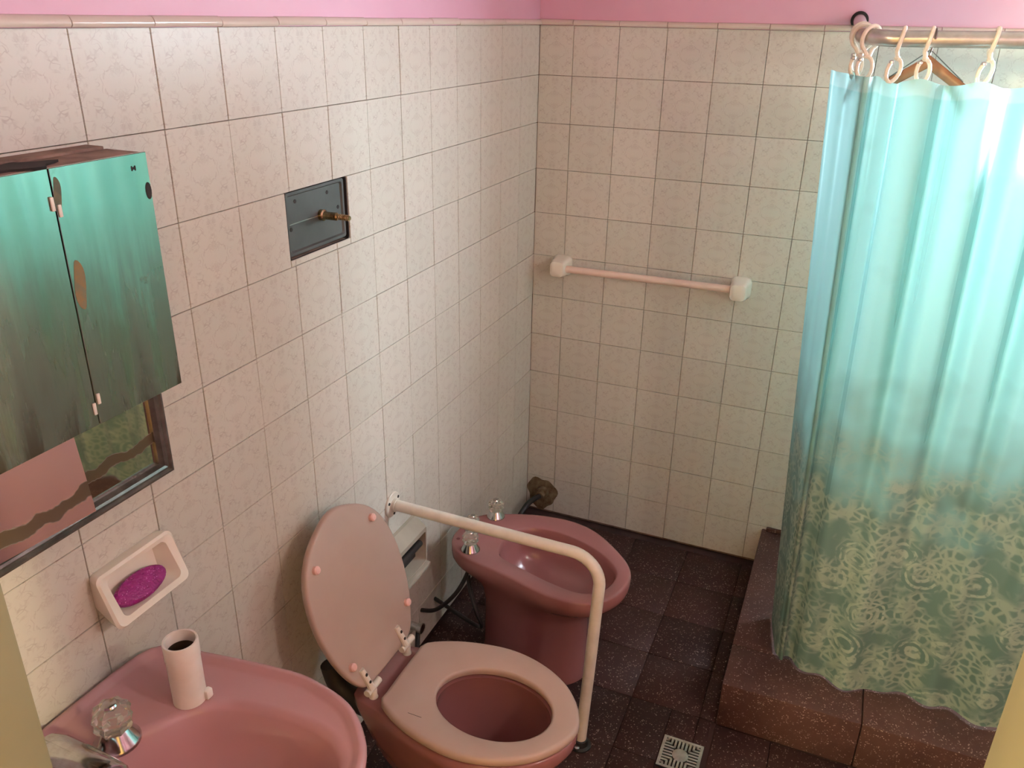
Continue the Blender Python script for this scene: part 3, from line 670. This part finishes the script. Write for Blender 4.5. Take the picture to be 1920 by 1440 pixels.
crystal_tap(bidet, (0.152, -0.663, BZ-0.0002), 0.82)
crystal_tap(bidet, (0.118, -0.762, BZ-0.0002), 0.70)
part('overflow_hole', lathe((0.098, -0.822, BZ-0.0004), [(0.006, 0), (0.006, 0.0006)], n=14), simple('dark_red_hole', rgb(96, 24, 30), None, 0.6), bidet)
part('supply_hose', tube(spline([(0.150, -0.850, 0.345), (0.145, -0.86, 0.30), (0.12, -0.89, 0.24), (0.06, -0.90, 0.17), (0.0, -0.89, 0.14)], 8), 0.0065, 10), 'black_rubber', bidet)
part('supply_hose', tube(spline([(0.118, -0.775, 0.345), (0.14, -0.84, 0.27), (0.19, -0.895, 0.21), (0.205, -0.885, 0.15), (0.16, -0.84, 0.10), (0.0, -0.80, 0.12)], 8), 0.0065, 10), 'black_rubber', bidet)
part('tap_tail', lathe((0.150, -0.850, 0.300), [(0.013, 0), (0.013, 0.016), (0.009, 0.017), (0.009, 0.06)], n=6), 'steel', bidet)

# ---- bent white grab rail between toilet and bidet
ra = thing('grab_rail', 'bent white metal grab rail from the wall to the floor beside the toilet', 'grab rail', (0.30, -1.04, 0.0))
rp = [Vector((0.012, -1.030, 0.606)), Vector((0.515, -1.033, 0.604))]
cc = Vector((0.522, -1.033, 0.524))
for k in range(0, 11):
    a = PI/2 - PI/2*k/10*0.98
    rp.append(cc + Vector((0.078*math.cos(a), -0.0015*k/10, 0.080*math.sin(a))))
rp += [Vector((0.594, -1.045, 0.30)), Vector((0.586, -1.062, 0.022))]
part('rail', tube(rp, 0.0155, 18), 'rail_paint', ra)
fl = part('flange', lathe((0.0, -1.030, 0.606), [(0.036, 0.0), (0.036, 0.004), (0.034, 0.006), (0.019, 0.007), (0.019, 0.016)], (1,0,0), 28), 'rail_paint', ra)
for a in (0.5, 2.6, 4.7): part('screw', lathe((0.0062, -1.030+0.027*math.cos(a), 0.606+0.027*math.sin(a)), [(0.0045, 0), (0.004, 0.0015)], (1,0,0), 10), 'dark', fl)
ft = part('foot', lathe((0.586, -1.062, 0.0), [(0.030, 0.0), (0.030, 0.005), (0.022, 0.008), (0.019, 0.024), (0.0156, 0.026)], n=24), 'black_rubber', ra)
part('foot_screw', lathe((0.584, -1.085, 0.0075), [(0.007, 0), (0.007, 0.006), (0.003, 0.008)], n=12), 'steel', ft)

# ---- towel bar on the back wall
tw = thing('towel_bar', 'cream towel bar with chunky ceramic ends on the back wall', 'towel bar', (0.43, 0.0, 1.04))
def holder(cx):
    cy = [(0.0, 0.034, 0.036), (-0.012, 0.034, 0.036), (-0.030, 0.029, 0.031), (-0.058, 0.028, 0.030), (-0.070, 0.024, 0.026), (-0.074, 0.016, 0.018)]
    return loft([rrect((cx, y, 1.034), (1,0,0), (0,0,1), a, b, min(a, b)*0.55) for y, a, b in cy], True, True)
part('end_holder', holder(0.113), 'white_ceramic', tw)
part('end_holder', holder(0.730), 'white_ceramic', tw)
part('bar', tube([(0.128, -0.046, 1.033), (0.715, -0.046, 1.037)], 0.0125, 18), 'bar_plastic', tw)

# ---- rust-stained pipe end and hose in the back corner
pp = thing('corner_pipe', 'rust-stained pipe end with a black hose low in the back corner', 'pipe', (0.07, 0.0, 0.10))
st = bmesh.new(); rr = random.Random(3)
prof = [0.070*(1+0.10*math.sin(3*a+0.6)+0.05*math.sin(7*a)) for a in [2*PI*k/40 for k in range(40)]]
loft([[Vector((0.064+0.88*p*s*math.cos(2*PI*k/40), y, 0.085+1.0*p*s*math.sin(2*PI*k/40))) for k, p in enumerate(prof)] for y, s in ((-0.0005, 1.0), (-0.002, 0.93), (-0.003, 0.5))], False, True, bm=st)
part('rust_crust', st, 'rust', pp)
part('pipe_socket', lathe((0.07, -0.002, 0.095), [(0.024, 0), (0.024, 0.02), (0.017, 0.022), (0.017, 0.045)], (0,-1,0), 20), 'rust', pp)
part('hose', tube(spline([(0.07, -0.045, 0.095), (0.065, -0.085, 0.105), (0.052, -0.14, 0.100), (0.04, -0.21, 0.06), (0.05, -0.30, 0.012)], 8), 0.0105, 12), 'black_rubber', pp)

# ---- stop valve low on the left wall behind the toilet
sv = thing('stop_valve', 'small grimy stop valve low on the wall between toilet and bidet', 'valve', (0.0, -0.99, 0.16))
part('valve_body', lathe((0.0, -0.99, 0.165), [(0.026, 0), (0.026, 0.004), (0.012, 0.008), (0.012, 0.045), (0.016, 0.047), (0.016, 0.06)], (1,0,0), 20), 'steel', sv)
part('valve_hose', tube(spline([(0.045, -0.99, 0.155), (0.06, -1.03, 0.11), (0.08, -1.10, 0.08), (0.14, -1.18, 0.10)], 8), 0.007, 10), 'black_rubber', sv)

# ---- floor drain grate
dr = thing('floor_drain', 'square metal drain grate set in the terrazzo floor beside the kerb', 'drain', (0.848, -0.988, 0.0))
dx0, dx1, dy0, dy1 = DRAIN[0]+0.003, DRAIN[1]-0.003, DRAIN[2]+0.003, DRAIN[3]-0.003
bm = bmesh.new()
for a in ((dx0, dx1, dy0, dy0+0.008), (dx0, dx1, dy1-0.008, dy1), (dx0, dx0+0.008, dy0+0.008, dy1-0.008), (dx1-0.008, dx1, dy0+0.008, dy1-0.008)): bx(bm, *a, -0.004, 0.002)
part('rim', bm, 'steel', dr, smooth=False)
part('pit', box(dx0, dx1, dy0, dy1, -0.0058, -0.0045), 'dark', dr, smooth=False)
part('hub', lathe((0.848, -0.988, -0.004), [(0.022, 0), (0.022, 0.005), (0.016, 0.006), (0.003, 0.0055)], n=24), 'steel', dr)
mx, my = 0.848, -0.988
for side in range(4):
    for k in range(9):
        t = -0.04 + 0.01*k; s0 = 0.024 + 0.0*abs(t); s0 = max(0.0225*math.sqrt(max(0.0, 1-(t/0.0225)**2)) if abs(t) < 0.0225 else 0.0, abs(t)*0.98); s1 = 0.047
        if s1 - s0 < 0.004: continue
        bm = bmesh.new(); bx(bm, mx+t-0.0028, mx+t+0.0028, my+s0, my+s1, -0.003, 0.0015)
        bmesh.ops.rotate(bm, verts=bm.verts[:], cent=(mx, my, 0), matrix=Matrix.Rotation(side*PI/2, 3, 'Z'))
        part('slat', bm, 'steel', dr, smooth=False)

# ---- shower rod: from the back wall, round a bend, then to the right wall
rd = thing('shower_rod', 'bent metal shower curtain rod fixed to the back wall', 'curtain rod', (0.99, -0.72, 1.80))
RY, RZ_ = -0.722, 1.806
rpth = [Vector((0.953, 0.0, 1.840)), Vector((0.982, -0.60, 1.812))]
for k in range(1, 9):
    a = PI/2*k/8; rpth.append(Vector((0.985 + 0.062*(1-math.cos(a)), -0.658 - 0.064*math.sin(a), 1.810 - 0.004*k/8)))
rpth += [Vector((1.5, RY, 1.812)), Vector((XR-TH-0.002, RY, 1.818))]
part('rod', tube(rpth, 0.0160, 20), 'rod_metal', rd)
part('wall_socket', lathe((0.953, 0.0, 1.840), [(0.0235, 0), (0.0235, 0.003), (0.018, 0.004)], (0,-1,0), 24), 'dark', rd)

# ---- shower curtain
def base_path(n):
    P = spline([(0.925, -0.520, 0), (0.950, -0.600, 0), (0.978, -0.680, 0), (1.000, -0.744, 0), (1.010, -0.752, 0), (1.016, -0.742, 0), (1.022, -0.705, 0), (1.040, -0.690, 0), (1.070, -0.712, 0), (1.12, -0.724, 0), (1.30, -0.724, 0), (1.60, -0.724, 0), (2.02, -0.724, 0)], 60)
    L = [0.0]
    for i in range(1, len(P)): L.append(L[-1] + (P[i]-P[i-1]).length)
    out = []
    for k in range(n):
        s = L[-1]*k/(n-1); i = max(j for j in range(len(L)) if L[j] <= s+1e-12); i = min(i, len(P)-2)
        t = (s-L[i])/(L[i+1]-L[i]); p = P[i].lerp(P[i+1], t); d = (P[i+1]-P[i]).normalized(); out.append((s, p, Vector((d.y, -d.x, 0))))
    return out, L[-1]
NU, NV = 420, 90
path, LT = base_path(NU)
CT, CB = 1.733, 0.158
def fold(s, v):
    """outward displacement; v 0 at top .. 1 at the hem"""
    a = s - 0.300
    c1 = math.cos(2*PI*(a-0.105)/0.112); top = 0.030*(1-2*((1-c1)/2)**3.0) + 0.008*math.sin(2*PI*a/0.23+1.0)
    low = 0.017*math.cos(2*PI*(a-0.20)/0.36 + 0.4) + 0.009*math.cos(2*PI*(a-0.085)/0.108+0.6*v) + 0.008*math.sin(2*PI*a/0.17)
    e = v*v*(3-2*v)
    k = min(1.0, max(0.0, (s-0.30)/0.10))
    return (top*(1-e) + low*e)*(0.05+0.95*k)
bm = bmesh.new(); grid = []; uvs = {}
for i, (s, p, nr) in enumerate(path):
    col = []
    for j in range(NV+1):
        v = j/NV; z = CT + (CB-CT)*v
        sag = -0.007*(1-math.cos(2*PI*(s-0.30)/0.108))*max(0, 1-v*10)*min(1.0, max(0.0, (s-0.27)/0.05))
        d = fold(s, v)
        q = p + nr*d
        pull = max(0.0, 1 - s/0.34)            # loose end swings in over the kerb towards the hem
        q = q + Vector((0.085*v*pull, 0.0, 0)) + Vector((0.035*v*(1-pull), 0.022*v + 0.045*v*math.exp(-((s-0.245)/0.05)**2), 0))
        zz = z + sag + 0.002*v*math.sin(9*s) 
        vert = bm.verts.new((min(q.x, XR-0.03), q.y, zz)); uvs[vert] = (s, z); col.append(vert)
    grid.append(col)
uvl = bm.loops.layers.uv.new('UVMap')
for i in range(NU-1):
    for j in range(NV):
        f = bm.faces.new((grid[i][j], grid[i+1][j], grid[i+1][j+1], grid[i][j+1]))
        for lp in f.loops: lp[uvl].uv = uvs[lp.vert]
cu = part('shower_curtain', bm, 'curtain', None, angle=180, loc=(1.0, -0.72, CT))
tag(cu, 'translucent turquoise shower curtain with pale flower print on its lower half', 'shower curtain')

# ---- curtain rings: wire loop over the rod and a small hook through the hem
def ring_objs(px, py, pz, ang, label, tilt=0.0, hem=None):
    """px,py,pz: rod axis point; ang: direction of the rod in plan"""
    r = thing('curtain_ring', label, 'curtain ring', (px, py, pz), 'plastic curtain rings on the shower rod')
    ax = Vector((math.cos(ang), math.sin(ang), 0)); pr = Vector((-ax.y, ax.x, 0))
    pts = []
    for k in range(0, 17):
        a = math.radians(-60 + 300*k/16); pts.append(Vector((px, py, pz-0.003)) + pr*(0.0215*math.cos(a)) + Vector((0, 0, 0.0240*math.sin(a))) + ax*(0.004*math.sin(a)))
    neck = Vector((px, py, pz-0.036)); pts = [neck + pr*0.003] + pts + [neck - pr*0.003]
    part('upper_loop', tube(spline(pts, 3), 0.0043, 8), 'ring_plastic', r)
    low = []
    dirn = (ax*0.8 + pr*0.6).normalized()
    for k in range(0, 15):
        a = math.radians(100 - 325*k/14); low.append(Vector((px, py, pz-0.060)) + dirn*(0.0155*math.cos(a)) + Vector((0, 0, 0.0225*math.sin(a))) - pr*0.004 + ax*tilt*(0.5-0.5*math.sin(a)))
    lw = part('lower_hook', tube(low, 0.0040, 8), 'ring_plastic', r)
    part('knob', lathe(low[-1] - Vector((0, 0, 0.004)), [(0.002, 0), (0.0055, 0.002), (0.0055, 0.006), (0.002, 0.008)], (0,0,1), 12), 'steel', lw)
    part('neck_clasp', lathe((px, py, pz-0.041), [(0.004, 0), (0.0065, 0.002), (0.0065, 0.006), (0.004, 0.008)], (0,0,1), 12), 'ring_plastic', r)
ring_objs(0.9815, -0.590, 1.8125, -PI/2, 'white curtain ring furthest back on the rod, before its bend', -0.03)
ring_objs(0.9865, -0.672, 1.8095, -1.35, 'white curtain ring at the start of the rod bend', 0.0)
ring_objs(1.0034, -0.7035, 1.808, -0.85, 'white curtain ring on the rod bend, foremost of the bunched ones', 0.0)
ring_objs(1.060, RY, 1.8062, 0.0, 'white curtain ring just right of the rod bend', -0.006)
ring_objs(1.112, RY, 1.8067, 0.0, 'white curtain ring in front of the wooden hanger', 0.0)
ring_objs(1.228, RY, 1.8083, 0.0, 'white curtain ring near the right edge of the picture', -0.008)
for k, x in enumerate((1.345, 1.455, 1.565, 1.675, 1.785, 1.895)):
    ring_objs(x, RY, 1.806+0.012*(x-1.05), 0.0, 'white curtain ring, %s to the right of the one by the picture edge' % ('first','second','third','fourth','fifth','sixth')[k], 0.0)

# ---- wooden coat hanger behind the curtain
hg = thing('coat_hanger', 'brown wooden coat hanger hanging on the shower rod behind the curtain', 'coat hanger', (1.128, -0.69, 1.72))
hc = Vector((1.122, -0.645, 0.0)); hd = Vector((0.95, -0.30, 0)).normalized()
def hp(s, z): return hc + hd*s + Vector((0, 0, z))
arm = bmesh.new(); rings = []
for k in range(-12, 13):
    s = k/12*0.125; z = 1.762 - 0.64*abs(s); t = 0.0135 - 0.003*abs(k)/12
    rings.append([hp(s, z) + Vector((-hd.y, hd.x, 0))*(0.006*math.cos(a)) + Vector((0, 0, t*math.sin(a))) for a in [2*PI*i/12 for i in range(12)]])
loft(rings, True, True, bm=arm); part('arm', arm, 'wood', hg)
hk = [hp(0, 1.765), hp(0, 1.780)] + [Vector((1.122, -0.722, 1.807)) + Vector((0, 0.0195*math.cos(a), 0.0195*math.sin(a))) for a in [math.radians(-35 + 215*k/12) for k in range(13)]]
part('hook', tube(hk, 0.0018, 8), 'wire', hg)
part('cord', tube([hp(-0.075, 1.726), hp(0.0, 1.785), hp(0.075, 1.726)], 0.0014, 6), 'wire', hg)

# ---- bare ceiling bulb in the bathroom, one in the hall, one added as fill
def hanging_bulb(name, label, x, y, z, mat, r=1.0):
    hl = thing(name, label, 'lamp', (x, y, z))
    part('bulb', lathe((x, y, z), [(0.004*r, 0), (0.024*r, 0.008*r), (0.032*r, 0.026*r), (0.030*r, 0.044*r), (0.016*r, 0.066*r), (0.014*r, 0.075*r)], n=20), mat, hl)
    part('socket', lathe((x, y, z+0.0755*r), [(0.018, 0), (0.018, 0.03), (0.006, 0.035)], n=16), 'dark', hl)
    part('cord', tube([(x, y, z+0.0755*r+0.034), (x, y, ZC)], 0.003, 8), 'dark', hl)
wl = thing('wall_lamp', 'bare warm bulb in a bracket high on the right wall outside the picture', 'lamp', (XR, -1.95, 1.92))
part('back_plate', lathe((XR, -1.95, 1.92), [(0.045, 0.0), (0.045, 0.010), (0.030, 0.016)], (-1,0,0), 24), 'white_ceramic', wl)
part('socket', lathe((XR-0.0165, -1.95, 1.92), [(0.024, 0.0), (0.024, 0.034)], (-1,0,0), 20), 'white_ceramic', wl)
part('bulb', lathe((XR-0.051, -1.95, 1.92), [(0.020, 0), (0.024, 0.012), (0.042, 0.045), (0.046, 0.070), (0.036, 0.098), (0.006, 0.112)], (-1,0,0), 24), 'room_bulb', wl)
hanging_bulb('hall_lamp', 'bare warm bulb in the hall to the right of the bathroom door', 2.0, -2.92, 1.93, 'bulb')
hanging_bulb('hall_lamp', 'added fill bulb, unseen in the hall behind the camera, to its left', 0.30, -3.30, 2.02, 'bulb', 1.5)  # second hall bulb, added to brighten the right jamb
